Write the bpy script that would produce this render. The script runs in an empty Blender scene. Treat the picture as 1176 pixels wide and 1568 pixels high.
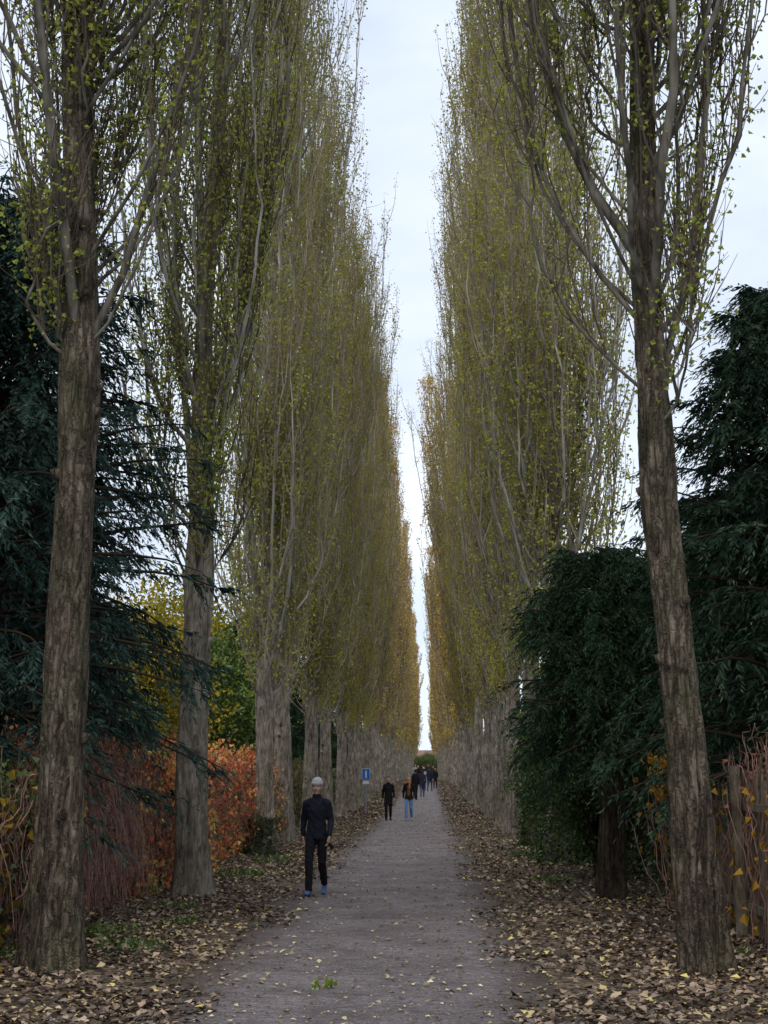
import bpy, math, numpy as np
from mathutils import Vector, Matrix, Euler
import bmesh
R=math.radians
scene=bpy.context.scene
COL=scene.collection
def smooth(a,b,x):
    t=np.clip((x-a)/(b-a),0,1); return t*t*(3-2*t)
def g(y): return 0.9*smooth(55,150,np.asarray(y,dtype=float))
# ------------------------------------------------------------ materials
def newmat(name):
    m=bpy.data.materials.new(name); m.use_nodes=True
    nt=m.node_tree; nt.nodes.clear()
    o=nt.nodes.new('ShaderNodeOutputMaterial'); p=nt.nodes.new('ShaderNodeBsdfPrincipled')
    p.inputs['Roughness'].default_value=.9
    p.inputs['Specular IOR Level'].default_value=.2
    nt.links.new(p.outputs[0],o.inputs[0])
    return m,nt,p,o
def ramp(nt,stops,fac,interp='LINEAR'):
    r=nt.nodes.new('ShaderNodeValToRGB'); cr=r.color_ramp; cr.interpolation=interp
    while len(cr.elements)<len(stops): cr.elements.new(.5)
    for e,(p,c) in zip(cr.elements,stops):
        e.position=p; e.color=(*c,1)
    nt.links.new(fac,r.inputs[0]); return r.outputs[0]
def mix(nt,a,b,fac,mode='MIX'):
    n=nt.nodes.new('ShaderNodeMix'); n.data_type='RGBA'; n.blend_type=mode
    for s,v in ((n.inputs[0],fac),(n.inputs[6],a),(n.inputs[7],b)):
        if hasattr(v,'is_linked'): nt.links.new(v,s)
        else: s.default_value=v if not isinstance(v,tuple) else (*v,1)[:4]
    return n.outputs[2]
def noise(nt,vec,scale,detail=6,rough=.6,dist=0):
    n=nt.nodes.new('ShaderNodeTexNoise'); n.inputs['Scale'].default_value=scale
    n.inputs['Detail'].default_value=detail; n.inputs['Roughness'].default_value=rough
    n.inputs['Distortion'].default_value=dist
    nt.links.new(vec,n.inputs['Vector']); return n.outputs[0]
def coords(nt,sc=(1,1,1),kind='Object'):
    t=nt.nodes.new('ShaderNodeTexCoord'); m=nt.nodes.new('ShaderNodeMapping')
    m.inputs['Scale'].default_value=sc; nt.links.new(t.outputs[kind],m.inputs[0]); return m.outputs[0]
def bump(nt,p,h,st,dist):
    b=nt.nodes.new('ShaderNodeBump'); b.inputs['Strength'].default_value=st; b.inputs['Distance'].default_value=dist
    nt.links.new(h,b.inputs['Height']); nt.links.new(b.outputs[0],p.inputs['Normal'])
def barkmat(name,dark,mid,pale,green=.35,bs=1.0,fissure=True):
    m,nt,p,o=newmat(name)
    n1=noise(nt,coords(nt,(1,1,.18)),13,8,.78,1.0)
    c=ramp(nt,[(.38,dark),(.50,mid),(.64,pale)],n1)
    h=n1
    if fissure:
        vv=nt.nodes.new('ShaderNodeTexVoronoi');vv.feature='DISTANCE_TO_EDGE';vv.inputs['Scale'].default_value=14
        nt.links.new(mix(nt,coords(nt,(1,1,.12)),noise(nt,coords(nt),6,5,.7),.16,'ADD'),vv.inputs['Vector'])
        cr=ramp(nt,[(.0,(.2,.18,.16)),(.09,(.7,.7,.7)),(.3,(1.05,1.05,1.05))],vv.outputs['Distance'])
        c=mix(nt,c,cr,.6,'MULTIPLY');h=mix(nt,n1,cr,.5)
    n2=noise(nt,coords(nt,(1,1,.5)),1.9,6,.75)
    f=ramp(nt,[(.46,(0,0,0)),(.62,(green,)*3)],n2)
    c=mix(nt,c,(.09,.10,.045),f)
    n3=noise(nt,coords(nt,(1,1,.8)),2.6,6,.75)
    c=mix(nt,c,ramp(nt,[(.32,(.42,.40,.38)),(.65,(1.25,1.23,1.2))],n3),1.0,'MULTIPLY')
    nt.links.new(c,p.inputs['Base Color'])
    bump(nt,p,h,bs,.08)
    return m
def cheap(name,a,b,sc=3,zs=.3):
    m=bpy.data.materials.new(name);m.use_nodes=True;nt=m.node_tree;nt.nodes.clear()
    o=nt.nodes.new('ShaderNodeOutputMaterial');d=nt.nodes.new('ShaderNodeBsdfDiffuse');nt.links.new(d.outputs[0],o.inputs[0])
    if b is None: d.inputs[0].default_value=(*a,1)
    else: nt.links.new(ramp(nt,[(.35,a),(.65,b)],noise(nt,coords(nt,(1,1,zs)),sc,2,.6)),d.inputs[0])
    return m
def leafmat(name,stops,trans=.3,gloss=0):
    m=bpy.data.materials.new(name);m.use_nodes=True;nt=m.node_tree;nt.nodes.clear()
    o=nt.nodes.new('ShaderNodeOutputMaterial');d=nt.nodes.new('ShaderNodeBsdfDiffuse')
    a=nt.nodes.new('ShaderNodeAttribute'); a.attribute_name='rnd'
    c=ramp(nt,stops,a.outputs['Fac'])
    oi=nt.nodes.new('ShaderNodeObjectInfo')
    c=mix(nt,c,oi.outputs['Color'],1.0,'MULTIPLY')
    nt.links.new(c,d.inputs[0]);last=d.outputs[0]
    if trans>0:
        t=nt.nodes.new('ShaderNodeBsdfTranslucent'); nt.links.new(c,t.inputs[0])
        mx=nt.nodes.new('ShaderNodeMixShader'); mx.inputs[0].default_value=trans
        nt.links.new(last,mx.inputs[1]); nt.links.new(t.outputs[0],mx.inputs[2]);last=mx.outputs[0]
    if gloss>0:
        t=nt.nodes.new('ShaderNodeBsdfGlossy');t.inputs['Roughness'].default_value=.45
        mx=nt.nodes.new('ShaderNodeMixShader'); mx.inputs[0].default_value=gloss
        nt.links.new(last,mx.inputs[1]); nt.links.new(t.outputs[0],mx.inputs[2]);last=mx.outputs[0]
    nt.links.new(last,o.inputs[0])
    return m
def plain(name,col,rough=.85,var=.25,sc=20):
    m,nt,p,o=newmat(name)
    n=noise(nt,coords(nt),sc,4,.6)
    a=tuple(max(0,x*(1-var)) for x in col); b=tuple(x*(1+var) for x in col)
    nt.links.new(ramp(nt,[(.3,a),(.7,b)],n),p.inputs['Base Color'])
    p.inputs['Roughness'].default_value=rough
    bump(nt,p,n,.3,.01)
    return m
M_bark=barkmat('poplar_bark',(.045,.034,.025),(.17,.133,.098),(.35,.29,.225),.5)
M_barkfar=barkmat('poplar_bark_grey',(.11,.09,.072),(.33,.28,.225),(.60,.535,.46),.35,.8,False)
M_stem=cheap('poplar_stem',(.16,.14,.115),(.46,.425,.375),6,.15)
M_stemdark=cheap('poplar_stem_dark',(.06,.052,.041),(.23,.205,.17),7,.2)
M_twig=cheap('poplar_twig',(.27,.22,.165),None)
M_twigd=cheap('poplar_twig_dark',(.11,.088,.068),None)
M_darkbark=barkmat('conifer_bark',(.03,.02,.014),(.10,.072,.052),(.17,.135,.10),.5)
M_dtwig=cheap('dark_twig',(.05,.037,.027),None)
PL=[(0,(.34,.245,.145)),(.28,(.45,.345,.15)),(.52,(.47,.435,.12)),(.80,(.60,.575,.13)),(1,(.85,.70,.15))]
M_pleaf=leafmat('poplar_leaf',PL,.35)
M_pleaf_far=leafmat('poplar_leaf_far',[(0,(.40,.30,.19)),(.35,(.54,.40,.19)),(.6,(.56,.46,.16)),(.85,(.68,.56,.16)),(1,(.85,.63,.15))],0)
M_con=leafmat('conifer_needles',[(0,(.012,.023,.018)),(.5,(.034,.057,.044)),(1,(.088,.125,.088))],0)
M_green=leafmat('broad_leaf',[(0,(.025,.038,.015)),(.5,(.07,.11,.03)),(1,(.17,.22,.05))],.2,.05)
M_yel=leafmat('yellow_leaf',[(0,(.16,.13,.03)),(.5,(.34,.28,.04)),(1,(.65,.48,.07))],.3)
M_red=leafmat('creeper_leaf',[(0,(.15,.06,.04)),(.18,(.42,.095,.055)),(.4,(.80,.22,.10)),(.6,(.90,.42,.14)),(.78,(.80,.56,.17)),(1,(.30,.34,.10))],.3)
M_brownleaf=leafmat('dry_creeper_leaf',[(0,(.12,.07,.045)),(.6,(.33,.145,.095)),(.85,(.56,.20,.11)),(1,(.7,.38,.12))],.2)
M_ctwig=cheap('creeper_twig',(.17,.10,.075),(.36,.21,.165),5,1)
M_litter=leafmat('fallen_leaf',[(0,(.05,.036,.026)),(.3,(.15,.104,.072)),(.6,(.29,.208,.145)),(.84,(.43,.32,.225)),(.95,(.52,.41,.18)),(1,(.70,.58,.16))],0,.04)
M_pathleaf=leafmat('path_leaf',[(0,(.12,.085,.06)),(.45,(.29,.215,.135)),(.82,(.50,.41,.23)),(1,(.72,.64,.38))],0,.03)
M_wood=barkmat('weathered_wood',(.08,.06,.045),(.20,.155,.115),(.34,.27,.21),.3,.5,False)
# ------------------------------------------------------------ mesh builder
class MB:
    def __init__(s): s.v=[];s.f=[];s.m=[];s.r=[];s.sm=[];s.n=0
    def add(s,V,F,mat,rnd=None,smooth_=False):
        V=np.asarray(V,float).reshape(-1,3);F=np.asarray(F,int).reshape(-1,4)
        s.v.append(V);s.f.append(F+s.n);s.n+=len(V)
        s.m.append(np.full(len(F),mat));s.sm.append(np.full(len(F),smooth_))
        s.r.append(np.zeros(len(F)) if rnd is None else rnd)
    def merge(s,o,M,loc,dr):
        V=np.concatenate(o.v)@np.array(M).T+np.array(loc);F=np.concatenate(o.f)
        s.v.append(V);s.f.append(F+s.n);s.n+=len(V);s.m.append(np.concatenate(o.m));s.sm.append(np.concatenate(o.sm));s.r.append(np.clip(np.concatenate(o.r)+dr,0,1))
    def tubes(s,P,r,k,mat,smooth_=True):
        P=np.asarray(P,float); 
        if P.ndim==2: P=P[None]; r=np.asarray(r)[None]
        n,m,_=P.shape
        T=np.gradient(P,axis=1); T/=np.linalg.norm(T,axis=2,keepdims=True)+1e-9
        avg=P[:,-1]-P[:,0]; ref=np.where((np.abs(avg[:,0])>np.abs(avg[:,1]))[:,None],np.array([[0,1.,0]]),np.array([[1.,0,0]]))
        U=np.cross(T,ref[:,None,:]); U/=np.linalg.norm(U,axis=2,keepdims=True)+1e-9
        W=np.cross(T,U)
        a=np.arange(k)/k*2*np.pi
        r=np.asarray(r,float)
        if r.ndim==2: r=r[:,:,None]*np.ones(k)
        V=P[:,:,None,:]+r[...,None]*(U[:,:,None,:]*np.cos(a)[None,None,:,None]+W[:,:,None,:]*np.sin(a)[None,None,:,None])
        idx=np.arange(n*m*k).reshape(n,m,k)
        A=idx[:,:-1];B=idx[:,1:]
        F=np.stack([A,np.roll(A,-1,2),np.roll(B,-1,2),B],-1)
        s.add(V,F,mat,None,smooth_)
    def leaves(s,C,D,S,L,W,mat,rnd,fold=.35):
        n=len(C); L=np.broadcast_to(L,(n,))[:,None];W=np.broadcast_to(W,(n,))[:,None]
        N=np.cross(D,S)
        a=C;b=C+D*L*.42+S*W*.5+N*W*fold;c=C+D*L;d=C+D*L*.42-S*W*.5+N*W*fold
        V=np.stack([a,b,c,d],1); F=np.arange(4*n).reshape(n,4)
        s.add(V,F,mat,rnd)
    def box(s,c,sz,mat,rot=None):
        x,y,z=np.array(sz)/2
        V=np.array([[-x,-y,-z],[x,-y,-z],[x,y,-z],[-x,y,-z],[-x,-y,z],[x,-y,z],[x,y,z],[-x,y,z]])
        if rot is not None: V=V@np.array(rot).T
        V=V+np.array(c)
        s.add(V,[[0,3,2,1],[4,5,6,7],[0,1,5,4],[1,2,6,5],[2,3,7,6],[3,0,4,7]],mat)
    def mesh(s,name,mats):
        V=np.concatenate(s.v);F=np.concatenate(s.f)
        me=bpy.data.meshes.new(name)
        me.vertices.add(len(V));me.vertices.foreach_set('co',V.ravel().astype(np.float32))
        me.loops.add(F.size);me.loops.foreach_set('vertex_index',F.ravel().astype(np.int32))
        me.polygons.add(len(F));me.polygons.foreach_set('loop_start',(np.arange(len(F))*4).astype(np.int32))
        me.polygons.foreach_set('material_index',np.concatenate(s.m).astype(np.int32))
        me.polygons.foreach_set('use_smooth',np.concatenate(s.sm).astype(bool))
        at=me.attributes.new('rnd','FLOAT','FACE');at.data.foreach_set('value',np.concatenate(s.r).astype(np.float32))
        for m in mats: me.materials.append(m)
        me.update(calc_edges=True)
        return me
def obj(name,me,loc=(0,0,0),rot=(0,0,0),sc=(1,1,1),col=(1,1,1),parent=None):
    o=bpy.data.objects.new(name,me);COL.objects.link(o)
    o.location=loc;o.rotation_euler=rot;o.scale=sc;o.color=(*col,1)
    if parent: o.parent=parent
    return o
def unit(v): return v/(np.linalg.norm(v,axis=-1,keepdims=True)+1e-9)
def randdir(rng,n,bias=(0,0,0)): return unit(rng.normal(size=(n,3))+np.array(bias))
def perp(rng,D):
    return unit(np.cross(D,rng.normal(size=D.shape)))
# ------------------------------------------------------------ poplar
def poplar(seed,H=27,Rm=2.0,zc=4.3,nl=60,nt=12,nleaf=40,leaf=.06,tr=.27,lean=None,twr=.011,thick=5,k=20,sub=2,trr=(.035,.065),taper=.62,m=120,mp=14,m2=6,rk=.30,lo=0.,zth=3.,rl=(.016,.034),env0=.45,short=0,sz0=-.8):
    rng=np.random.default_rng(seed);mb=MB()
    ph=rng.uniform(0,6.28,8)
    def centre(z):
        z=np.asarray(z,float)
        x=.10*np.sin(z*.22+ph[0])*np.minimum(z/5,1)+.04*np.sin(z*.8+ph[1])*np.minimum(z/3,1)
        y=.10*np.sin(z*.2+ph[2])*np.minimum(z/5,1)+.04*np.sin(z*.7+ph[3])*np.minimum(z/3,1)
        if lean is not None: x=x+np.interp(z,lean[0],lean[1])
        return np.stack([x,y,z],-1)
    def trad(z): return tr*(np.clip(1-z/H,0,1)**.8)*np.interp(z,[0,zc,zc+2.5,H],[1,.95,taper,taper])+tr*.42*np.exp(-np.maximum(z,0)/.4)+.01
    z=-.25+(H*.97+.25)*(np.linspace(0,1,m)**1.6)
    a=np.arange(k)/k*2*np.pi
    fl=np.exp(-np.maximum(z,0)/1.6)[:,None]*.14+.04
    swell=1+.12*np.exp(-((z-zc)/.5)**2)
    rr=(trad(z)*swell)[:,None]*(1+fl*np.sin(5*a[None]+ph[4]+.25*z[:,None])+.035*np.sin(11*a[None]+ph[5]-.6*z[:,None])+rng.normal(0,.035,(m,k))+ .04*np.sin(z[:,None]*2.2+ph[6]+a[None]*2))
    mb.tubes(centre(z),rr[None],k,0)
    env=lambda zz: Rm*np.interp(zz/H,[0,.15,.3,.5,.8,.92,1],[env0,.7,.95,1,.92,.7,.3])
    z0=zc+lo+(.84*H-zc-lo)*rng.uniform(0,1,nl)**1.15
    Lz=np.minimum(rng.uniform(4.5,10,nl),H*.99-z0)
    r0=rng.uniform(rl[0],rl[1],nl)
    th=np.arange(nl)<thick
    z0[:thick]=zc+rng.uniform(-.3,zth,thick);Lz[:thick]=rng.uniform(9,16,thick);r0[:thick]=rng.uniform(trr[0],trr[1],thick)
    if short:
        z0[-short:]=zc+rng.uniform(sz0,6,short);Lz[-short:]=rng.uniform(1.2,4,short);r0[-short:]=rng.uniform(.008,.016,short)
    az=np.arange(nl)*2.39996+rng.uniform(-.5,.5,nl)
    Rl=env(z0+.6*Lz)*np.where(th,rng.uniform(.3,.75,nl),rng.uniform(.35,1.0,nl))
    Rl=np.minimum(Rl,Lz*rk)
    t=np.linspace(0,1,mp)
    hor=Rl[:,None]*(1-np.exp(-4.5*t))*(1-.12*t**3)
    dirs=np.stack([np.cos(az),np.sin(az),0*az],-1)
    wob=np.cumsum(rng.normal(0,.055*math.sqrt(14/mp),(nl,mp,3)),1);wob-=wob[:,:1];wob[...,2]*=.3
    P=centre(z0)[:,None]+dirs[:,None]*hor[...,None]+wob
    P[...,2]+=Lz[:,None]*t
    r=r0[:,None]*(1-t)**.8+.006
    mb.tubes(P,r,5,1)
    nb=12;zb=rng.uniform(1.2,zc+2,nb);ab=rng.uniform(0,6.28,nb)
    d=np.stack([np.cos(ab),np.sin(ab),.5+0*ab],-1)
    s=np.linspace(0,1,4);base=centre(zb)+d*(trad(zb)*.8)[:,None]
    mb.tubes(base[:,None]+d[:,None]*(s*.10)[None,:,None],np.tile([.07,.06,.04,.0],(nb,1)),7,0)
    li=np.repeat(np.arange(nl),nt+np.where(th,nt,0));n=len(li)
    t0=rng.uniform(.05,1,n)**.85
    fi=t0*(mp-1);i0=np.minimum(fi.astype(int),mp-2);fr=(fi-i0)[:,None]
    st=P[li,i0]*(1-fr)+P[li,i0+1]*fr
    L=rng.uniform(.7,2.6,n);L=np.minimum(L,np.maximum(.3,H*1.01-st[:,2]));L=np.minimum(L,.3+.5*Lz[li])
    ta=az[li]+rng.normal(0,1.3,n);hm=L*rng.uniform(.10,.34,n)
    s=np.linspace(0,1,m2)
    hh=hm[:,None]*(1-np.exp(-2.5*s))
    w2=np.cumsum(rng.normal(0,.026,(n,m2,3)),1);w2-=w2[:,:1]
    Q=st[:,None]+np.stack([np.cos(ta),np.sin(ta),0*ta],-1)[:,None]*hh[...,None]+w2
    Q[...,2]+=L[:,None]*s
    mb.tubes(Q,np.tile(twr*(1-s)+.003,(n,1)),3,2,False)
    if sub:
        n3=n*sub;qi=rng.integers(0,n,n3);si=rng.integers(0,m2-1,n3);st3=Q[qi,si]
        D=randdir(rng,n3,(0,0,1.6));L3=rng.uniform(.2,.7,n3)
        s3=np.linspace(0,1,3);X=st3[:,None]+D[:,None]*(L3[:,None]*s3)[...,None];X[...,2]+=(L3[:,None]*.25*s3**2)
        mb.tubes(X,np.tile(twr*.5*(1-s3)+.0025,(n3,1)),3,2,False)
    N=int(n*nleaf);qi=rng.integers(0,n,N)
    keep=rng.uniform(0,1,n)**1.6*(.30+.70*rng.uniform(0,1,nl)[li]);keep/=keep.max()
    qi=qi[rng.uniform(0,1,N)<(.10+.90*keep[qi])];N=len(qi)
    f=rng.uniform(.05,1,N)*(m2-1);j=np.minimum(f.astype(int),m2-2);ff=(f-j)[:,None]
    C=Q[qi,j]*(1-ff)+Q[qi,j+1]*ff+rng.normal(0,.10,(N,3))
    D=randdir(rng,N,(0,0,-.5));S=perp(rng,D)
    sz=leaf*rng.uniform(.6,1.25,N)
    tone=.5*rng.uniform(0,1,n)+.5*rng.uniform(0,1,nl)[li]
    hgt=np.clip(1.05-C[:,2]/H,0,1)
    rn=np.clip(.50*tone[qi]+.32*rng.uniform(0,1,N)+.26*hgt,0,1)
    mb.leaves(C,D,S,sz,sz*.85,3,rn)
    return mb
MATS_N=[M_bark,M_stemdark,M_twigd,M_pleaf]
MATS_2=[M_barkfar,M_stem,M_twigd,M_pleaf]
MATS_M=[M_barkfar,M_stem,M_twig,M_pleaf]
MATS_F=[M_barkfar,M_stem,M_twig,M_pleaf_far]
obj('poplar_tree',poplar(11,27,2.3,5.4,115,19,70,.058,.205,([0,2,6,12,27],[0,.0,-.10,-.2,-.3]),.008,3,48,3,(.035,.05),.9,rk=.28,lo=.6,zth=1.5,rl=(.011,.025),short=18,sz0=0).mesh('poplar',MATS_N),(-3.40,12.8,0),col=(.62,.72,.60))
obj('poplar_tree',poplar(28,27,2.4,4.7,115,19,56,.058,.172,([0,2,4.2,8,27],[0,-.10,-.28,-.33,-.4]),.008,3,48,3,(.035,.05),.9,rk=.31,lo=1.0,zth=2.,rl=(.011,.025),short=18,sz0=0).mesh('poplar',MATS_N),(2.47,12.8,0),col=(.62,.72,.60))
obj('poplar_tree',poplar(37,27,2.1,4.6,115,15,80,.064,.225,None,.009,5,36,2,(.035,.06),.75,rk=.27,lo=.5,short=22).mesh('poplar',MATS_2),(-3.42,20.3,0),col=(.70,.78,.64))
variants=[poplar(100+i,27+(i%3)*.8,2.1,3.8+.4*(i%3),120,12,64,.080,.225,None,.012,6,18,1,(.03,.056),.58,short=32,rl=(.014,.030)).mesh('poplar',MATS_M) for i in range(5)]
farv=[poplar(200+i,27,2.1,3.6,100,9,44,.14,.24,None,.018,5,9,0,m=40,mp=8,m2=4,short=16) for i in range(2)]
vfar=[poplar(300+i,27,2.1,3.4,60,7,36,.25,.25,None,.03,5,8,0,m=24,mp=6,m2=3) for i in range(2)]
rng=np.random.default_rng(5)
left=[30.7,36.6]+list(np.arange(43.5,340,7.2))
right=[27.8,34.2]+list(np.arange(40.6,340,7.2))
rows={}
for side,ys in ((-1,left),(1,right)):
    for i,y in enumerate(ys):
        y=y+rng.uniform(-.5,.5)*(i>1)
        x=(-3.68 if side<0 else 2.58)+rng.uniform(-.14,.14)
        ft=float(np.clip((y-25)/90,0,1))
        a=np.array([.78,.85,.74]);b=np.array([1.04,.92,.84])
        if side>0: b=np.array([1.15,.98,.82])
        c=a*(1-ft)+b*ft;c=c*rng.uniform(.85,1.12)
        lean=rng.normal(0,.009)
        if side>0: lean+= -.058*float(np.clip((y-50)/45,0,1)*np.clip((260-y)/100,0,1))
        s=rng.uniform(.88,1.07)
        loc=(x,y,float(g(y))-.05);rot=(rng.normal(0,.008),lean,rng.uniform(0,6.28));sc=(rng.uniform(.90,1.10),rng.uniform(.92,1.08),s)
        if y<82: obj('poplar_tree',variants[rng.integers(0,5)],loc,rot,sc,tuple(c))
        else:
            key=(side,y<180)
            if key not in rows: rows[key]=MB()
            M=Euler(rot).to_matrix()@Matrix.Diagonal(sc)
            rows[key].merge((farv if y<180 else vfar)[rng.integers(0,2)],M,loc,rng.uniform(-.1,.1))
for (side,nr),mbr in rows.items():
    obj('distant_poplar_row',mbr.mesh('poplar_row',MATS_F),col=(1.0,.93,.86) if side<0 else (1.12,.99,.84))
# ------------------------------------------------------------ conifers
def conifer(seed,H,Rr,zb,nb=260,trunk=.16,power=.6,nspray=15,nleaf=15,ll=.075,fl=False):
    rng=np.random.default_rng(seed);mb=MB()
    z=np.linspace(-.1,H*.97,30);k=20;a=np.arange(k)/k*6.283
    rr=(trunk*(1-z/H)+.01)[:,None]*(1+(.22 if fl else .06)*np.sin(4*a[None]+1+.2*z[:,None])+.05*np.sin(9*a[None]))
    mb.tubes(np.stack([.05*np.sin(z),.05*np.cos(z*.8),z],-1),rr[None],k,0)
    u=rng.uniform(0,1,nb)**.9;z0=zb+(H-zb)*u*.98
    L=Rr*(1-u)**power*rng.uniform(.5,1.2,nb)+.25
    L*=np.interp(u,[0,.08,.2],[.7,.95,1])
    az=rng.uniform(0,6.283,nb);up=rng.uniform(.0,.45,nb)+.7*u
    mp=8;t=np.linspace(0,1,mp)
    P=np.zeros((nb,mp,3));P[...,0]=np.cos(az)[:,None]*L[:,None]*t;P[...,1]=np.sin(az)[:,None]*L[:,None]*t
    P[...,2]=z0[:,None]+L[:,None]*(up[:,None]*t-(.38)*t**2)
    P+=np.cumsum(rng.normal(0,.02,P.shape),1)
    mb.tubes(P,(.010+.012*L)[:,None]*(1-t)+.004,4,2)
    n=nb*nspray;li=np.repeat(np.arange(nb),nspray);t0=rng.uniform(.12,1,n)**.7
    fi=t0*(mp-1);i0=np.minimum(fi.astype(int),mp-2);fr=(fi-i0)[:,None]
    st=P[li,i0]*(1-fr)+P[li,i0+1]*fr
    sa=az[li]+rng.normal(0,.8,n)
    D=unit(np.stack([np.cos(sa),np.sin(sa),rng.uniform(-1.2,.35,n)],-1));Ls=rng.uniform(.2,.55,n)
    N=n*nleaf;si=np.repeat(np.arange(n),nleaf);q=np.tile(np.linspace(.05,1,nleaf),n)+rng.uniform(-.05,.05,N)
    C=st[si]+D[si]*(Ls[si]*q)[:,None];C[:,2]-=(Ls[si]*.5*q**2)
    C+=rng.normal(0,.012,C.shape)
    side=np.cross(D,np.array([0,0,1.]));side=unit(side)
    sg=np.where(rng.uniform(0,1,N)<.5,-1,1)[:,None]
    d=unit(D[si]*.9+side[si]*sg*.7+rng.normal(0,.22,(N,3))+np.array([0,0,-.55]))
    ln=ll*rng.uniform(.7,1.4,N)*(1.25-.6*q)
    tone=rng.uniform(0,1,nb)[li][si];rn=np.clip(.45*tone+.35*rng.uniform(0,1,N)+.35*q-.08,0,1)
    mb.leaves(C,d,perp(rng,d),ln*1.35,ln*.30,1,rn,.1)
    return mb.mesh('conifer',[M_darkbark,M_con,M_dtwig])
blue=(1.0,1.08,1.15)
cA=conifer(1,8.7,3.0,1.7,540,.2,.5,18,20,.075)
cB=conifer(2,7.6,2.3,1.5,400,.17,.55,18,20,.075)
cC=conifer(3,5.2,1.5,1.9,290,.24,.45,16,18,.07,True)
cD=conifer(4,7.6,2.3,1.0,240,.17,.55,13,8,.14)
obj('conifer_tree',cA,(-5.5,15.9,0),col=blue)
obj('conifer_tree',cB,(-6.6,20.5,0),(0,0,1.7),(1.1,1.1,.98),blue)
obj('conifer_tree',cB,(4.65,16.6,0),(0,0,.6),(1,1,1.0),(1.0,1.05,.85))
obj('conifer_tree',cC,(2.62,20.1,0),(0,0,.4),(.9,.9,.95),(.95,1.05,.75))
obj('conifer_tree',cB,(5.2,22.5,0),(0,0,2.6),(.9,.9,.85),(.95,1.05,.75))
obj('conifer_tree',cC,(4.0,24.8,0),(0,0,2.),(1.2,1.2,1.0),(1,1.1,.75))
obj('conifer_tree',cD,(6.6,31,0),(0,0,4.),(1,1,.9),(.9,1.05,.7))
for (x,y,s,r) in ((-6.4,52,1.0,1),(-6.8,62,1.1,3),(-5.9,75,.9,2),(-8.5,33,.8,5),(6,45,.9,1),(6.3,60,1,3),(-8.8,13,1.0,.5)):
    obj('conifer_tree',cD,(x,y,float(g(y))),(0,0,r),(s,s,s),(1,1.1,.8))
# ------------------------------------------------------------ bushes
def bush(seed,rx,ry,rz,zc,ncl,per,sig,leaf,mat,stems=14,z0=0,spread=.6):
    rng=np.random.default_rng(seed);mb=MB()
    d=randdir(rng,ncl);rad=rng.uniform(.25,1,ncl)**.45
    c=d*rad[:,None]*np.array([rx,ry,rz])*(1+.18*np.sin(d[:,:1]*5+seed)*np.cos(d[:,1:2]*4));c[:,2]+=zc
    c=c[c[:,2]>z0+.1];ncl=len(c)
    si=rng.integers(0,ncl,min(ncl,stems*4))
    tt=np.linspace(0,1,6);s0=np.stack([rng.normal(0,.12*spread,len(si)),rng.normal(0,.12*spread,len(si)),0*si],-1)
    P=s0[:,None]*(1-tt)[None,:,None]+c[si][:,None]*np.stack([tt**1.4,tt**1.4,tt],-1)[None]
    mb.tubes(P,np.tile(.03*(1-tt)+.006,(len(si),1)),5,0)
    N=ncl*per;ci=np.repeat(np.arange(ncl),per)
    C=c[ci]+rng.normal(0,sig,(N,3));C[:,2]=np.maximum(C[:,2],z0+.03)
    D=randdir(rng,N,(0,0,-.5));S=perp(rng,D);sz=leaf*rng.uniform(.6,1.3,N)
    tone=rng.uniform(0,1,ncl)[ci]
    mb.leaves(C,D,S,sz,sz*.7,1,np.clip(.5*tone+.5*rng.uniform(0,1,N),0,1))
    return mb.mesh('bush',[M_dtwig,mat])
bG=bush(1,1.35,1.5,1.75,2.25,170,150,.2,.075,M_green)
bY=bush(2,2.2,2.2,2.6,4.0,150,100,.34,.14,M_yel)
bG2=bush(3,2.4,2.4,2.6,3.4,170,100,.34,.15,M_green)
obj('evergreen_shrub',bG,(3.0,24.2,0),col=(.85,1.,.75))
obj('evergreen_shrub',bG,(3.3,29.5,0),(0,0,2),(.8,1,.75),(.8,.95,.7))
obj('garden_tree',bY,(-8.6,40,0),(0,0,1),(1,1,1.0),(1,1,.9))
obj('garden_tree',bG2,(-7.4,47,0),(0,0,2),(1,1,1.1),(1.7,1.7,1))
obj('garden_tree',bG2,(-8.2,29,0),(0,0,3),(.9,.9,.8),(1.1,1.1,1))
obj('garden_tree',bY,(8.2,38,0),(0,0,3),(1,1,.9),(.8,.9,.8))
mbg=np.random.default_rng(8)
for i in range(22):
    s=-1 if i%2 else 1
    y=60+i*15.;x=s*(11+mbg.uniform(0,8))
    k=mbg.uniform(1.1,2.0)
    obj('garden_tree',(bG2,bY,bG2)[i%3],(x,y,float(g(y))),(0,0,i),(k,k,k*1.0),(.8,.85,.7))
for i in range(12):
    x=-40+i*7;obj('garden_tree',bG2,(x+mbg.uniform(-2,2),430+mbg.uniform(-8,8),.9),(0,0,i),(2.0,2,1.2),(1.3,1.15,.9))
def ivy(seed,r,h,n):
    rng=np.random.default_rng(seed);mb=MB();z=h*rng.uniform(0,1,n)**1.2;a=rng.uniform(0,6.283,n)
    rad=r*(1+.5*np.exp(-z/.4))+rng.exponential(.05,n)
    C=np.stack([np.cos(a)*rad,np.sin(a)*rad,z],-1);D=randdir(rng,n,(0,0,-1));sz=rng.uniform(.05,.09,n)
    mb.leaves(C,D,perp(rng,D),sz,sz*.9,0,rng.uniform(0,1,n));return mb.mesh('ivy',[M_green])
iv=ivy(3,.26,2.4,2600)
obj('ivy_plant',iv,(2.55,27.8,0),col=(.6,.8,.6));obj('ivy_plant',iv,(-3.68,30.7,0),(0,0,1),(1,1,.35),(.6,.8,.6))
obj('ivy_plant',iv,(2.6,34.2,0),(0,0,1),(1,1,.7),(.6,.8,.6))
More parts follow.
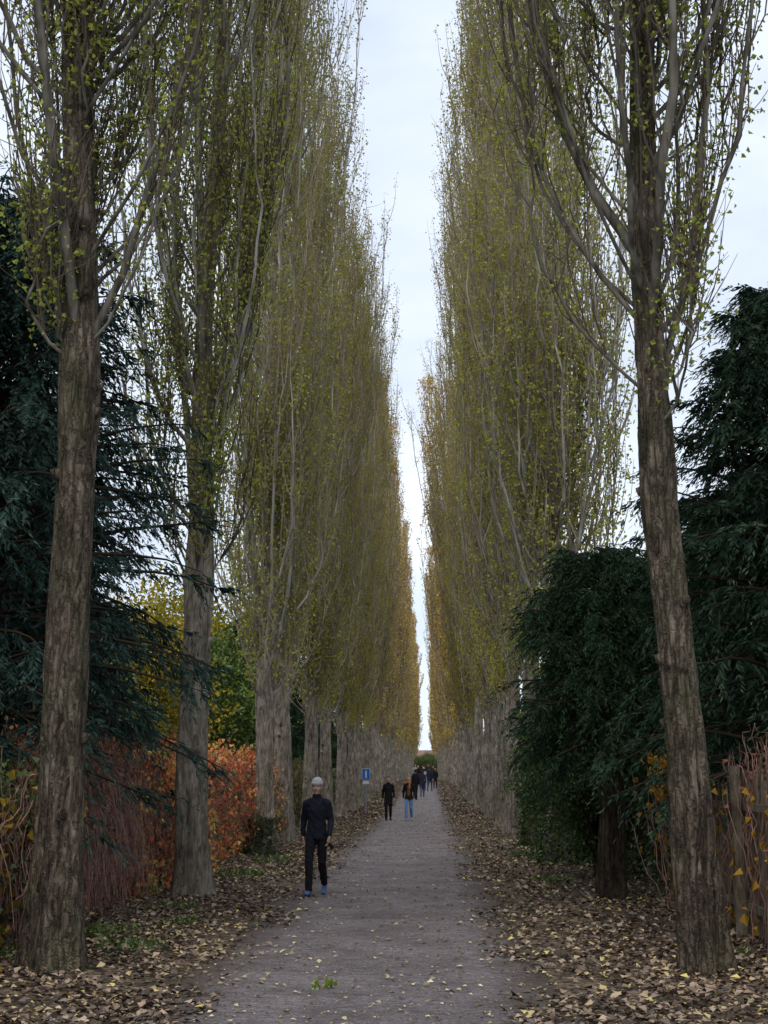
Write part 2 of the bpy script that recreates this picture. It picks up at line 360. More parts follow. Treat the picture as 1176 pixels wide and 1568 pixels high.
# ------------------------------------------------------------ creeper hedges
def hedge(seed,Ln,H,th,ntw,nleaf,leaf,droop=.5,dx=0.):
    rng=np.random.default_rng(seed);mb=MB();m=9;s=np.linspace(0,1,m)
    st=np.stack([rng.uniform(-th,th,ntw)*.5,rng.uniform(0,Ln,ntw),rng.uniform(.0,H*.75,ntw)],-1)
    down=rng.uniform(0,1,ntw)<droop
    st[down,2]=rng.uniform(H*.6,H,down.sum())
    L=rng.uniform(.6,1.5,ntw)
    dz=np.where(down,-1,1)
    P=st[:,None]+np.cumsum(rng.normal(0,.035,(ntw,m,3)),1)
    P[...,2]+=(dz*L)[:,None]*s+np.where(down,.25,0)[:,None]*np.sin(s*3.14)
    P[...,0]+=(rng.normal(0,.10,ntw))[:,None]*s*1.5
    hy=rng.normal(0,.25,ntw);P[...,1]+=hy[:,None]*s
    top=H+.16*np.sin(P[...,1]*1.3+seed)+.10*np.sin(P[...,1]*3.7)
    P[...,2]=np.clip(P[...,2],0.0,top+rng.exponential(.10,ntw)[:,None])
    P[...,2]+=rng.uniform(-.03,.03,P.shape[:2])
    mb.tubes(P,np.tile(.008*(1-s*.6),(ntw,1)),3,0,False)
    n=nleaf;y=rng.uniform(0,Ln,n)
    z=H*(1-rng.uniform(0,1,n)**1.15)
    z+= .16*np.sin(y*1.3+seed)+.10*np.sin(y*3.7)+rng.exponential(.05,n)
    x=rng.normal(0,th*.45,n)+.15*np.sin(y*2.3+z*2.1)
    keep=rng.uniform(0,1,n)<(.35+.65*np.clip(np.sin(y*3.1+z*2.3+seed)+.6,0,1))
    C=np.stack([x,y,np.maximum(z,.03)],-1)[keep];n=len(C)
    D=randdir(rng,n,(0,0,-1.0));sz=leaf*rng.uniform(.6,1.3,n)
    tone=.5+.5*np.sin(C[:,1]*1.7+C[:,2]*1.9+seed*1.3+np.sin(C[:,1]*.6)*2)
    mb.leaves(C,D,perp(rng,D),sz,sz*.85,1,np.clip(.55*tone+.5*rng.uniform(0,1,n)-.02,0,1))
    return mb
def hobj(name,mb,loc,mats,col=(1,1,1),rot=0): return obj(name,mb.mesh(name,mats),loc,(0,0,rot),(1,1,1),col)
hobj('creeper_hedge',hedge(1,6.0,1.75,.5,500,4800,.085),(-4.45,9,0),[M_dtwig,M_green],(.8,.8,.7))
hobj('creeper_hedge',hedge(6,5.5,1.7,.5,200,1300,.085),(-4.2,9.2,0),[M_ctwig,M_yel],(.8,.65,.6))
hobj('creeper_hedge',hedge(2,5.2,2.0,.45,3800,5600,.055,.7),(-4.35,14.6,0),[M_ctwig,M_brownleaf])
hobj('creeper_hedge',hedge(3,18,2.1,.5,1900,18000,.085),(-4.30,19.2,0),[M_ctwig,M_red])
hobj('creeper_hedge',hedge(15,18,1.7,.6,300,3000,.08),(-4.25,19.4,0),[M_ctwig,M_green])
hobj('creeper_hedge',hedge(14,5,1.9,.5,200,2500,.08),(-4.6,18.5,0),[M_ctwig,M_green])
hobj('creeper_hedge',hedge(4,24,2.0,.6,1400,22000,.10),(-4.7,37,0),[M_ctwig,M_green],(1.3,.95,.9))
hm=hedge(5,14,1.7,.7,400,6000,.16).mesh('far_hedge',[M_ctwig,M_green])
for i in range(14):
    y=58+i*13.6
    obj('hedge',hm,(-4.9,y,float(g(y))),col=(1.0,.95,.8))
    obj('hedge',hm,(3.9,y-20,float(g(y-20))),col=(1.0,.9,.8))
hobj('creeper_hedge',hedge(7,7,1.9,.4,1100,900,.085),(3.75,9.5,0),[M_ctwig,M_brownleaf],(.8,.8,.8))
hobj('creeper_hedge',hedge(8,7.5,1.5,.5,200,1000,.10),(3.6,9.5,0),[M_ctwig,M_yel],(.95,.7,.7))
hobj('creeper_hedge',hedge(9,12,1.6,.7,900,7000,.08),(3.7,17.5,0),[M_dtwig,M_green],(.6,.7,.6))
hobj('creeper_vine',hedge(21,.9,1.9,.35,70,300,.10,.3),(3.15,17.2,0),[M_ctwig,M_yel],(1.1,.7,.7))
# ------------------------------------------------------------ fences
def fence(seed,Ln,H):
    rng=np.random.default_rng(seed);mb=MB();y=0
    while y<Ln:
        w=rng.uniform(.07,.10);h=H*rng.uniform(.9,1.03);t=rng.normal(0,.025);t2=rng.normal(0,.03)
        rot=Matrix.Rotation(t,3,'X')@Matrix.Rotation(t2,3,'Y')
        mb.box((0.0,y,h/2),(.02,w,h),0,rot);y+=w+rng.uniform(.03,.09)
    for zz in (.35,H*.8): mb.box((-.05,Ln/2,zz),(.045,Ln,.08),0)
    for i in range(int(Ln/2)+1): mb.box((-.13,i*2.,H*.52),(.10,.10,H*1.06),0)
    return mb.mesh('fence',[M_wood])
obj('wooden_fence',fence(1,9,1.75),(3.5,9.4,0))
obj('wooden_fence',fence(2,14,1.5),(-4.62,9.4,0))
# ------------------------------------------------------------ ground + path
def strip(name,xs,ys,zoff,mat,jag=0,seed=0):
    rng=np.random.default_rng(seed);X,Y=np.meshgrid(xs,ys)
    if jag:
        n1=np.interp(ys,np.linspace(ys[0],ys[-1],900),np.convolve(rng.normal(0,jag,904),np.ones(5)/5,'valid'))
        n2=np.interp(ys,np.linspace(ys[0],ys[-1],900),np.convolve(rng.normal(0,jag,904),np.ones(5)/5,'valid'))
        X[:,0]+=n1;X[:,-1]+=n2
    Z=g(Y)+zoff
    V=np.stack([X,Y,Z],-1);n,m=X.shape;idx=np.arange(n*m).reshape(n,m)
    F=np.stack([idx[:-1,:-1],idx[:-1,1:],idx[1:,1:],idx[1:,:-1]],-1)
    mb=MB();mb.add(V,F,0,None,True);return obj(name,mb.mesh(name,[mat]))
m,nt,p,o=newmat('ground_soil')
v=coords(nt)
vo=nt.nodes.new('ShaderNodeTexVoronoi');vo.inputs['Scale'].default_value=16;nt.links.new(v,vo.inputs['Vector'])
sep=nt.nodes.new('ShaderNodeSeparateColor');nt.links.new(vo.outputs['Color'],sep.inputs[0])
lit=ramp(nt,[(0,(.035,.026,.018)),(.4,(.10,.07,.05)),(.75,(.18,.13,.095)),(.97,(.26,.195,.12)),(1,(.4,.32,.12))],sep.outputs[0])
big=noise(nt,v,.8,4,.6)
lit=mix(nt,lit,(.05,.042,.028),ramp(nt,[(.45,(0,0,0)),(.65,(.8,.8,.8))],big))
gr=ramp(nt,[(.3,(.03,.04,.015)),(.7,(.07,.095,.03))],noise(nt,v,6,4,.7))
def absx(off):
    sx=nt.nodes.new('ShaderNodeSeparateXYZ');nt.links.new(v,sx.inputs[0])
    ma=nt.nodes.new('ShaderNodeMath');ma.operation='ADD';ma.inputs[1].default_value=off;nt.links.new(sx.outputs[0],ma.inputs[0])
    mb_=nt.nodes.new('ShaderNodeMath');mb_.operation='ABSOLUTE';nt.links.new(ma.outputs[0],mb_.inputs[0]);return mb_.outputs[0]
mr=nt.nodes.new('ShaderNodeMapRange');mr.inputs[1].default_value=5;mr.inputs[2].default_value=7;nt.links.new(absx(.5),mr.inputs[0])
nt.links.new(mix(nt,lit,gr,mr.outputs[0]),p.inputs['Base Color'])
bump(nt,p,vo.outputs['Distance'],.6,.03)
M_ground=m
m,nt,p,o=newmat('gravel_path')
v=coords(nt);f1=noise(nt,v,38,6,.95);f2=noise(nt,v,1.1,6,.65);f3=noise(nt,coords(nt,(1,2.6,1)),5,6,.8,.8)
c=ramp(nt,[(.34,(.075,.066,.065)),(.5,(.285,.257,.256)),(.66,(.64,.59,.58))],f1)
c=mix(nt,c,ramp(nt,[(.3,(.62,.585,.57)),(.7,(1.15,1.12,1.12))],f2),1.,'MULTIPLY')
c=mix(nt,c,ramp(nt,[(.36,(.58,.57,.57)),(.64,(1.22,1.21,1.21))],f3),1.,'MULTIPLY')
ad=nt.nodes.new('ShaderNodeMath');ad.operation='MULTIPLY_ADD';nt.links.new(noise(nt,v,2.5,6,.7),ad.inputs[0]);ad.inputs[1].default_value=1.1;nt.links.new(absx(.55),ad.inputs[2])
mr=nt.nodes.new('ShaderNodeMapRange');mr.inputs[1].default_value=1.50;mr.inputs[2].default_value=2.15;nt.links.new(ad.outputs[0],mr.inputs[0])
c=mix(nt,c,(.12,.092,.07),mr.outputs[0])
nt.links.new(c,p.inputs['Base Color']);bump(nt,p,mix(nt,f1,f3,.5),1.0,.05)
M_path=m
ysg=np.concatenate([np.arange(-30,60,5),np.arange(60,160,5),[200,300,500,900,2000,4000]])
strip('ground',np.array([-2000,-300,-60,-20,-8,-3,0,3,8,20,60,300,2000.]),ysg,0,M_ground)
strip('gravel_path',np.array([-2.12,-1.2,-.5,.3,1.0]),np.concatenate([np.arange(-10,60,.2),np.arange(60,480,2.)]),.006,M_path,.16,3)
mb=MB()
for sd,N,y0,y1,xr,hi in ((1,34000,9,60,(-4.9,-1.6),1),(2,34000,9,60,(.50,4.6),1),(3,12000,55,200,(-4.5,-1.8),0),(4,12000,55,200,(.7,3.6),0)):
    rng=np.random.default_rng(sd)
    y=y0*(y1/y0)**rng.uniform(0,1,N);x=rng.uniform(xr[0],xr[1],N)
    ed=np.where(x<-.5,(-1.6-x),(x-.50)); wv=.22*np.sin(y*1.9)+.18*np.sin(y*.73+sd)+.1*np.sin(y*5.1)
    patch=np.clip(np.sin(x*2.7+np.sin(y)*2)*np.sin(y*1.3+x)+.5*np.sin(x*6.1+y*3.3)+.65,0,1)
    keep=rng.uniform(0,1,N)<np.clip((ed+wv)/.75,.06,1)**1.3*(.42+.58*patch)
    x=x[keep];y=y[keep];ed=ed[keep];n=len(x)
    z=g(y)+.012+rng.uniform(0,1,n)**2*.06*np.clip(ed/.6,.2,1)
    a=rng.uniform(0,6.283,n);D=unit(np.stack([np.cos(a),np.sin(a),rng.normal(0,.28,n)],-1))
    S=unit(np.cross(np.stack([rng.normal(0,.35,n),rng.normal(0,.35,n),np.ones(n)],-1),D))
    sz=rng.uniform(.04,.10,n)*(1 if hi else 1.7)
    mb.leaves(np.stack([x,y,z],-1),D,S,sz,sz*.75,0,rng.uniform(0,1,n)**(1.5-.35*np.sin(x*1.9+y*.8)),.25)
obj('leaf_litter',mb.mesh('leaf_litter',[M_litter]))
mb=MB();rng=np.random.default_rng(9);N=15000
y=9*(120/9)**rng.uniform(0,1,N);x=-.55+np.clip(rng.normal(0,1,N)*1.0,-1.6,1.6)
ex=np.abs(x+.55);keep=rng.uniform(0,1,N)<(.24+.55*(ex/1.5)**2+.3*smooth(25,45,y));x=x[keep];y=y[keep];n=len(x)
a=rng.uniform(0,6.283,n);D=unit(np.stack([np.cos(a),np.sin(a),rng.normal(0,.15,n)],-1))
S=unit(np.cross(np.stack([rng.normal(0,.25,n),rng.normal(0,.25,n),np.ones(n)],-1),D));sz=.018+.055*rng.uniform(0,1,n)**2
mb.leaves(np.stack([x,y,g(y)+.014+rng.uniform(0,.01,n)],-1),D,S,sz,sz*.75,0,rng.uniform(0,1,n),.2)
obj('fallen_leaves',mb.mesh('fallen_leaves',[M_pathleaf]))
def weeds(seed,r,n,h):
    rng=np.random.default_rng(seed);mb=MB();a=rng.uniform(0,6.283,n);q=r*rng.uniform(0,1,n)**.6
    C=np.stack([np.cos(a)*q,np.sin(a)*q,rng.uniform(.01,h,n)],-1);D=randdir(rng,n,(0,0,.5));sz=rng.uniform(.04,.09,n)
    mb.leaves(C,D,perp(rng,D),sz,sz*.6,0,rng.uniform(.3,1,n));return mb.mesh('weeds',[M_green])
w=weeds(1,.45,260,.10)
for x,y,s in ((-3.0,14.2,.8),(-3.6,15.3,1.),(-2.9,16.6,.6),(-3.9,13.6,1),(2.9,14.0,.6),(-3.3,18.3,.7),(2.0,23,.8),(3.1,11.6,.8),(-3.2,24,1.),(-3.1,28,1.),(2.1,30,1)):
    obj('weed_patch',w,(x,y,.01),(0,0,x),(s,s,s),(1.0,1.0,.9))
obj('fallen_twig',weeds(4,.10,26,.03),(-.86,11.8,.012),(0,0,.4),(1,.7,1),(1.7,1.6,1.0))
# ------------------------------------------------------------ sign
M_blue=plain('sign_blue',(.02,.16,.5),.4,.05);M_white=plain('sign_white',(.75,.75,.75),.5,.05);M_steel=plain('galvanised_steel',(.28,.29,.3),.45,.1)
def bev_box(name,sz,mat,loc,parent,bev=.02,rot=(0,0,0)):
    bm=bmesh.new();bmesh.ops.create_cube(bm,size=1);
    for v in bm.verts: v.co=Vector((v.co.x*sz[0],v.co.y*sz[1],v.co.z*sz[2]))
    bmesh.ops.bevel(bm,geom=[e for e in bm.edges],offset=min(bev,min(sz)*.4),segments=2,affect='EDGES')
    me=bpy.data.meshes.new(name);bm.to_mesh(me);bm.free();me.materials.append(mat)
    o=bpy.data.objects.new(name,me);COL.objects.link(o);o.location=loc;o.rotation_euler=rot;o.parent=parent;return o
sg=bpy.data.objects.new('path_sign',None);COL.objects.link(sg);sg.location=(-2.75,62,float(g(62)))
mb=MB();mb.tubes(np.array([[0,0,-.1],[0,0,1],[0,0,2.0]]),np.array([.03,.03,.03]),12,0);mb.box((0,0,2.0),(.05,.05,.01),0);obj('pole',mb.mesh('pole',[M_steel]),parent=sg)
bev_box('panel',(.36,.02,.50),M_white,(0,-.045,1.72),sg)
bev_box('blue_face',(.33,.012,.47),M_blue,(0,-.058,1.72),sg)
mb=MB();n=16
a=np.arange(n)/n*6.283
for i in range(n//2):
    i0,i1,i2=2*i,2*i+1,(2*i+2)%n
    mb.add([(0,0,.13)]+[(.032*math.cos(a[j]),0,.13+.032*math.sin(a[j])) for j in (i0,i1,i2)],[[0,1,2,3]],0)
mb.box((0,0,.03),(.07,.004,.13),0);mb.box((-.025,0,-.1),(.025,.004,.15),0,Matrix.Rotation(.15,3,'Y'));mb.box((.025,0,-.1),(.025,.004,.15),0,Matrix.Rotation(-.15,3,'Y'))
obj('pictogram',mb.mesh('pictogram',[M_white]),(0,-.068,1.72),parent=sg)
bev_box('plate',(.28,.015,.14),M_white,(0,-.045,1.36),sg)
# ------------------------------------------------------------ far house
M_brick=plain('brick_wall',(.30,.19,.15),.9,.2,3);M_roof=plain('roof_tiles',(.24,.14,.12),.8,.3,2);M_glass=plain('window_glass',(.04,.05,.06),.15,.1)
hs=bpy.data.objects.new('brick_house',None);COL.objects.link(hs);hs.location=(-.5,455,.4)
mb=MB();mb.box((0,0,3),(14,8,6),0);obj('walls',mb.mesh('walls',[M_brick]),parent=hs)
mb=MB();mb.add([(-7.4,-4.5,5.9),(7.4,-4.5,5.9),(7.4,0,9.0),(-7.4,0,9.0)],[[0,1,2,3]],0);mb.add([(-7.4,4.5,5.9),(7.4,4.5,5.9),(7.4,0,9.0),(-7.4,0,9.0)],[[0,3,2,1]],0)
mb.add([(-7,-4,6),(-7,4,6),(-7,0,8.8),(-7,0,8.8)],[[0,1,2,3]],1);mb.add([(7,-4,6),(7,4,6),(7,0,8.8),(7,0,8.8)],[[0,1,2,3]],1)
mb.box((3,0,9.1),(.8,.8,1.8),1);obj('roof',mb.mesh('roof',[M_roof,M_brick]),parent=hs)
mb=MB()
for zz in (1.6,4.4):
    for xx in (-5.4,-3,-.9,1.2,3.4,5.5):
        mb.box((xx,-4.03,zz),(1.2,.1,1.5),0);mb.box((xx,-4.1,zz),(1.0,.05,1.3),1);mb.box((xx,-4.14,zz),(.06,.04,1.3),0)
obj('windows',mb.mesh('windows',[M_white,M_glass]),parent=hs)
# ------------------------------------------------------------ people
M_skin=plain('skin',(.50,.30,.23),.55,.06);M_eye=plain('eye_white',(.6,.6,.6),.3,.02);M_iris=plain('iris',(.03,.02,.015),.2,.02);M_lip=plain('lips',(.40,.13,.12),.5,.05)
def cloth(name,c): return plain(name,c,.9,.22,14)
def blob_mesh(blobs,voxel,sm,name,mats=None,disp=None,hemz=None):
    base=bmesh.new();bmesh.ops.create_icosphere(base,subdivisions=2,radius=1)
    bv=np.array([v.co[:] for v in base.verts]);bf=np.array([[v.index for v in f.verts] for f in base.faces]);base.free()
    Vs=[];Fs=[];n=0;smp=[]
    for p0,p1,r0,r1,tag in blobs:
        p0=np.array(p0,float);p1=np.array(p1,float);r0=np.ones(3)*r0;r1=np.ones(3)*r1
        L=np.linalg.norm(p1-p0);st=max(1,int(math.ceil(L/(min(r0.min(),r1.min())*.28))));st=min(st,26)
        for i in range(st+1):
            t=i/st if L>0 else 0
            c=p0*(1-t)+p1*t;r=r0*(1-t)+r1*t
            Vs.append(bv*r+c);Fs.append(bf+n);n+=len(bv);smp.append((*c,*r,tag))
            if L==0: break
    V=np.concatenate(Vs);F=np.concatenate(Fs)
    me=bpy.data.meshes.new(name);me.from_pydata(V.tolist(),[],F.tolist());o=bpy.data.objects.new('tmp',me);COL.objects.link(o)
    md=o.modifiers.new('r','REMESH');md.mode='VOXEL';md.voxel_size=voxel;md.use_smooth_shade=True
    s=o.modifiers.new('s','SMOOTH');s.factor=.5;s.iterations=sm
    dg=bpy.context.evaluated_depsgraph_get();me2=bpy.data.meshes.new_from_object(o.evaluated_get(dg));me2.name=name
    bpy.data.objects.remove(o);bpy.data.meshes.remove(me)
    me2.materials.clear()
    for m_ in mats: me2.materials.append(m_)
    if len(mats)>1:
        nf=len(me2.polygons);c=np.zeros(nf*3);me2.polygons.foreach_get('center',c);c=c.reshape(-1,3)
        S=np.array(smp);best=np.full(nf,1e9);tg=np.zeros(nf,int)
        for row in S:
            d=np.linalg.norm((c-row[:3])/row[3:6],axis=1);k=d<best;best[k]=d[k];tg[k]=int(row[6])
        if hemz is not None:
            tg[(tg==1)&(c[:,2]>hemz)]=0
        me2.polygons.foreach_set('material_index',tg.astype(np.int32))
    if disp:
        nv=len(me2.vertices);c=np.zeros(nv*3);me2.vertices.foreach_get('co',c);c=c.reshape(-1,3)
        nn=np.zeros(nv*3);me2.vertices.foreach_get('normal',nn);nn=nn.reshape(-1,3)
        x,y,z=c.T
        f=np.sin(z*38+4*np.sin(x*17+1)+3*np.sin(y*15))*.5+np.sin(z*71+6*np.sin(x*11)+2+5*y*6)*.3+np.sin(x*45+z*13)*.2
        c+=nn*(f*disp)[:,None];me2.vertices.foreach_set('co',c.ravel())
    for pl in me2.polygons: pl.use_smooth=True
    me2.update()
    return me2
def person(name,loc,H,rz,jac,tro,sho,hair,hat=None,hem=.84,coatw=1.0,scarf=None,st=.14,vox=.011,hold=None,longhair=False,bag=None,inner=None):
    k=H/1.70
    root=bpy.data.objects.new(name,None);COL.objects.link(root);root.location=(loc[0],loc[1],float(g(loc[1]))+.004);root.rotation_euler=(0,0,rz);root.scale=(k,k,k)
    Mj=cloth(name+'_jacket',jac);Mt=cloth(name+'_trousers',tro);Ms=cloth(name+'_shoes',sho);Mh=cloth(name+'_hair',hair)
    B=[];w=coatw
    B+=[((0,.0,hem),(0,0,1.08),(.170*w,.134*w,.02),(.142*w,.112*w,.06),0),((0,0,1.08),(0,-.005,1.26),(.142*w,.112*w,.06),(.156*w,.118*w,.06),0),
        ((0,-.005,1.26),(0,0,1.36),(.156*w,.118*w,.06),(.120,.09,.05),0),((0,0,1.385),(0,-.01,1.475),(.088,.075,.035),(.060,.058,.025),0)]
    sw=st*.9
    aR=[(-.158,0,1.345),(-.208,.03+sw*.35,1.10),(-.216,-.02+sw*.5,.885)];aL=[(.158,0,1.345),(.212,.045-sw*.1,1.10),(.222,-.06-sw*.75,.895)]
    for A in (aR,aL):
        B+=[(A[0],A[1],.066,.052,0),(A[1],A[2],.052,.038,0),((A[0][0]*.5,0,1.395),A[0],(.055,.06,.045),.066,0)]
    hR=(-.082,0,.90);kR=(-.088,-.06-st*.55,.50);fR=(-.085,-st,.10)
    hL=(.082,0,.90);kL=(.085,-.05+st*.25,.49);fL=(.088,st*1.3,.17)
    for h,kn,f in ((hR,kR,fR),(hL,kL,fL)):
        B+=[(h,kn,(.090,.10,.08),.066,1),(kn,f,(.066,.070,.06),(.055,.060,.04),1)]
    B+=[((-.05,0,.88),(.05,0,.88),(.10,.115,.08),(.10,.115,.08),1)]
    y0=fR[1];x0=fR[0]
    B+=[((x0,y0+.045,.045),(x0,y0-.07,.048),(.040,.045,.042),(.045,.05,.038),2),((x0,y0-.07,.048),(x0*1.12,y0-.175,.052),(.045,.05,.038),(.038,.045,.026),2)]
    y0=fL[1];x0=fL[0]
    B+=[((x0,y0+.04,.115),(x0,y0-.06,.065),(.038,.04,.040),(.045,.05,.036),2),((x0,y0-.06,.065),(x0*1.12,y0-.150,.032),(.045,.05,.036),(.040,.045,.026),2)]
    fine=vox<.015
    obj('body',blob_mesh(B,vox,3,'body',mats=[Mj,Mt,Ms],disp=.006 if fine else None,hemz=hem-.005),parent=root)
    hz=1.585
    Hb=[((0,.004,hz+.02),(0,.014,hz+.025),(.074,.088,.098),(.074,.088,.095),0),((0,-.034,hz-.02),(0,-.044,hz-.068),(.060,.050,.055),(.040,.032,.030),0),
        ((0,-.055,hz-.085),(0,-.058,hz-.088),(.022,.020,.018),(.022,.020,.018),0),
        ((0,.01,hz-.06),(0,.01,hz-.14),(.048,.050,.05),(.054,.055,.03),0),
        ((0,-.086,hz+.018),(0,-.106,hz-.018),(.008,.010,.012),(.012,.014,.010),0),((-.010,-.094,hz-.02),(.010,-.094,hz-.02),.009,.009,0),
        ((-.040,-.058,hz-.022),(-.036,-.060,hz-.026),(.022,.020,.020),(.02,.02,.02),0),((.040,-.058,hz-.022),(.036,-.060,hz-.026),(.022,.020,.020),(.02,.02,.02),0),
        ((-.076,.008,hz+.012),(-.076,.010,hz-.020),(.008,.018,.020),(.008,.012,.012),0),((.076,.008,hz+.012),(.076,.010,hz-.020),(.008,.018,.020),(.008,.012,.012),0),
        ((-.034,-.074,hz+.034),(.034,-.074,hz+.034),(.016,.012,.008),(.016,.012,.008),0)]
    obj('head',blob_mesh(Hb,.0045 if fine else .012,2,'head',mats=[M_skin]),parent=root)
    for s_ in (-1,1):
        obj('eye',blob_mesh([((s_*.030,-.0810,hz+.012),(s_*.030,-.0810,hz+.012),(.012,.007,.0055),.01,0)],.003,1,'eye',mats=[M_eye]),parent=root)
        obj('iris',blob_mesh([((s_*.030,-.0865,hz+.012),(s_*.030,-.0865,hz+.012),(.006,.003,.006),.01,0)],.002,1,'iris',mats=[M_iris]),parent=root)
        obj('eyebrow',blob_mesh([((s_*.017,-.087,hz+.034),(s_*.044,-.077,hz+.033),(.006,.004,.004),(.005,.004,.003),0)],.003,1,'brow',mats=[Mh]),parent=root)
    obj('mouth',blob_mesh([((-.019,-.076,hz-.050),(0,-.083,hz-.050),(.006,.005,.004),(.01,.006,.006),0),((0,-.083,hz-.050),(.019,-.076,hz-.050),(.01,.006,.006),(.006,.005,.004),0)],.003,1,'mouth',mats=[M_lip]),parent=root)
    Hr=[((0,.028,hz+.045),(0,.034,hz+.03),(.081,.080,.086),(.080,.076,.09),0),((0,-.030,hz+.100),(0,0,hz+.10),(.055,.035,.020),(.06,.06,.03),0)]
    if longhair: 
        for s_ in (-1,1): Hr+=[((s_*.07,.01,hz+.03),(s_*.082,.0,hz-.11),(.020,.042,.04),(.022,.035,.03),0)]
        Hr+=[((0,.06,hz),(0,.075,hz-.15),(.075,.035,.05),(.07,.03,.03),0)]
    else:
        for s_ in (-1,1): Hr+=[((s_*.072,.02,hz+.02),(s_*.070,.028,hz-.03),(.013,.032,.03),(.010,.022,.02),0)]
    obj('hair',blob_mesh(Hr,.007,2,'hair',mats=[Mh]),parent=root)
    if hat:
        Mc=cloth(name+'_hat',hat)
        obj('knitted_hat',blob_mesh([((0,.008,hz+.078),(0,.022,hz+.098),(.092,.102,.058),(.080,.092,.062),0),((0,.002,hz+.045),(0,.002,hz+.070),(.095,.108,.022),(.095,.108,.022),0)],.006,1,'hat',mats=[Mc],disp=.003),parent=root)
    for s_,A in ((-1,aR),(1,aL)):
        wx,wy,wz=A[2];inw=-s_
        Fg=[((wx,wy,wz-.012),(wx,wy-.008,wz-.045),(.019,.022,.03),(.017,.036,.03),0),((wx,wy-.008,wz-.045),(wx+inw*.003,wy-.012,wz-.085),(.017,.036,.03),(.013,.037,.02),0)]
        for j,(dy,l) in enumerate(((-.031,.072),(-.010,.080),(.011,.074),(.030,.058))):
            b=np.array([wx+inw*.003,wy-.012+dy,wz-.095]);p1=b+np.array([inw*.012,dy*.12-.004,-l*.42]);p2=p1+np.array([inw*.020,-.003,-l*.28]);p3=p2+np.array([inw*.022,0,-l*.15])
            Fg+=[(b,p1,.0092,.0085,0),(p1,p2,.0085,.0078,0),(p2,p3,.0078,.0068,0)]
        b=np.array([wx+inw*.004,wy-.036,wz-.045]);p1=b+np.array([inw*.014,-.022,-.03]);p2=p1+np.array([inw*.010,-.004,-.028])
        Fg+=[(b,p1,.0125,.0105,0),(p1,p2,.0105,.0085,0)]
        obj('hand',blob_mesh(Fg,.0035 if fine else .007,1,'hand',mats=[M_skin]),parent=root)
    if hold=='gloves':
        wx,wy,wz=aL[2];Mg=cloth(name+'_gloves',(.012,.012,.014))
        G=[((wx-.01,wy-.02,wz-.12),(wx+.02,wy-.03,wz-.15),(.03,.04,.025),(.03,.035,.03),0)]
        for q in range(4): G+=[((wx+.015,wy-.05+.02*q,wz-.14),(wx+.03+.01*q,wy-.06+.025*q,wz-.215+.01*q),.012,.009,0)]
        obj('gloves',blob_mesh(G,.005,1,'gloves',mats=[Mg]),parent=root)
    if inner:
        Mi=cloth(name+'_jumper',inner);obj('jumper_front',blob_mesh([((0,-.062,.96),(0,-.074,1.30),(.075,.06,.05),(.060,.060,.05),0)],.008,2,'jumper',mats=[Mi],disp=.003),parent=root)
    S_=[]
    rr_,tr_=(.070,.028) if scarf else (.058,.015)
    for q in range(12):
        a0=q/12*6.283;a1=(q+1)/12*6.283
        S_+=[((rr_*math.cos(a0),rr_*math.sin(a0),1.465-.01*math.cos(a0*2)),(rr_*math.cos(a1),rr_*math.sin(a1),1.465-.01*math.cos(a1*2)),(tr_,tr_,tr_+.012),(tr_,tr_,tr_+.012),0)]
    if scarf:
        Mi=cloth(name+'_scarf',scarf)
        S_+=[((.03,-.10,1.45),(.045,-.135,1.24),(.028,.018,.03),(.032,.014,.025),0)]
        obj('scarf',blob_mesh(S_,.007,1,'scarf',mats=[Mi],disp=.003),parent=root)
    else: obj('collar',blob_mesh(S_,.007,1,'collar',mats=[Mj]),parent=root)
    if bag:
        Mb=cloth(name+'_bag',bag);obj('shoulder_bag',blob_mesh([((.22,.04,.86),(.22,.04,1.0),(.05,.10,.04),(.045,.09,.04),0),((.20,.02,1.04),(.12,-.06,1.40),.014,.014,0)],.01,2,'bag',mats=[Mb]),parent=root)
    return root
person('walking_woman',(-1.64,20.6),1.66,-.06,(.013,.015,.023),(.012,.012,.015),(.08,.13,.26),(.25,.2,.16),hat=(.42,.42,.42),hem=.83,st=.19,hold='gloves')
person('walking_man',(-1.50,53,0),1.64,.05,(.012,.012,.014),(.012,.012,.015),(.02,.02,.02),(.035,.022,.015),hem=.62,coatw=1.05,st=.16)
person('walking_woman',(-.72,53,0),1.66,-.05,(.016,.013,.014),(.16,.27,.50),(.35,.34,.33),(.30,.19,.08),hem=.82,st=.18,longhair=True,inner=(.20,.09,.045),scarf=(.45,.20,.09),bag=(.02,.015,.012))
rg=np.random.default_rng(4)
cols=[(.012,.012,.015),(.03,.03,.05),(.06,.02,.02),(.4,.4,.38),(.02,.03,.04),(.015,.015,.015)]
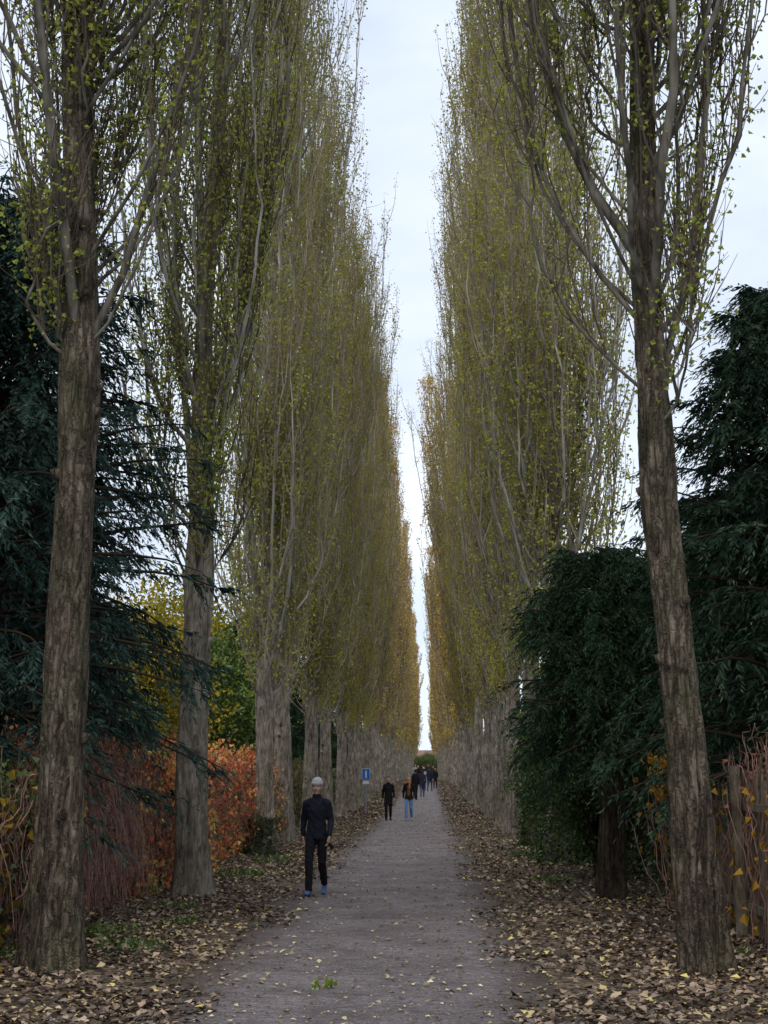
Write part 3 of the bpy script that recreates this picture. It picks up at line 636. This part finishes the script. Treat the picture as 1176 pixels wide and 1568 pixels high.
for i,(x,y) in enumerate(((-.75,84),(-.35,90),(-.9,102),(-.3,106),(.15,104),(.6,110),(-.8,118),(-.1,124),(.5,128),(-1.2,135),(.1,142),(-.5,150))):
    person(('walking_man','walking_woman')[i%2],(x,y),rg.uniform(1.62,1.82),rg.choice([0,3.14])+rg.normal(0,.15),cols[i%6],[(.02,.02,.03),(.06,.09,.16),(.03,.025,.02)][i%3],(.03,.03,.03),(.05,.03,.02),hat=(.5,.45,.4) if i==3 else None,hem=.8 if i%3 else .6,st=rg.uniform(.08,.2),vox=.022,longhair=i%2==1)
# ------------------------------------------------------------ sky and light
w=bpy.data.worlds.new('World');scene.world=w;w.use_nodes=True;nt=w.node_tree;nt.nodes.clear()
out=nt.nodes.new('ShaderNodeOutputWorld');bg=nt.nodes.new('ShaderNodeBackground');bg.inputs[1].default_value=.135
sky=nt.nodes.new('ShaderNodeTexSky');sky.sky_type='NISHITA';sky.sun_disc=False;sky.sun_elevation=R(60);sky.sun_rotation=R(150)
tc=nt.nodes.new('ShaderNodeTexCoord');mp=nt.nodes.new('ShaderNodeMapping');mp.inputs['Scale'].default_value=(1,1,2.6);nt.links.new(tc.outputs['Generated'],mp.inputs[0])
nz=noise(nt,mp.outputs[0],3.2,4,.55,.3)
cl=ramp(nt,[(.32,(.57,.65,.79)),(.55,(.72,.79,.90)),(.72,(.90,.94,1.0))],nz)
mul=nt.nodes.new('ShaderNodeVectorMath');mul.operation='SCALE';mul.inputs[3].default_value=10.;nt.links.new(cl,mul.inputs[0])
nt.links.new(mix(nt,sky.outputs[0],mul.outputs[0],.9),bg.inputs[0]);nt.links.new(bg.outputs[0],out.inputs[0])
sl=bpy.data.lights.new('sun','SUN');sl.energy=1.5;sl.angle=R(25);sl.color=(1,.94,.86)
so=bpy.data.objects.new('sun',sl);COL.objects.link(so);so.rotation_euler=(R(32),0,R(-12))
cam=bpy.data.cameras.new('camera');co=bpy.data.objects.new('camera',cam);COL.objects.link(co)
cam.sensor_fit='VERTICAL';cam.sensor_height=36;cam.lens=48;cam.clip_end=6000;cam.clip_start=.1
co.location=(0,0,1.75);co.rotation_euler=(R(90+10.86),0,R(1.80))
scene.camera=co
scene.view_settings.view_transform='Standard';scene.view_settings.look='None';scene.view_settings.exposure=0
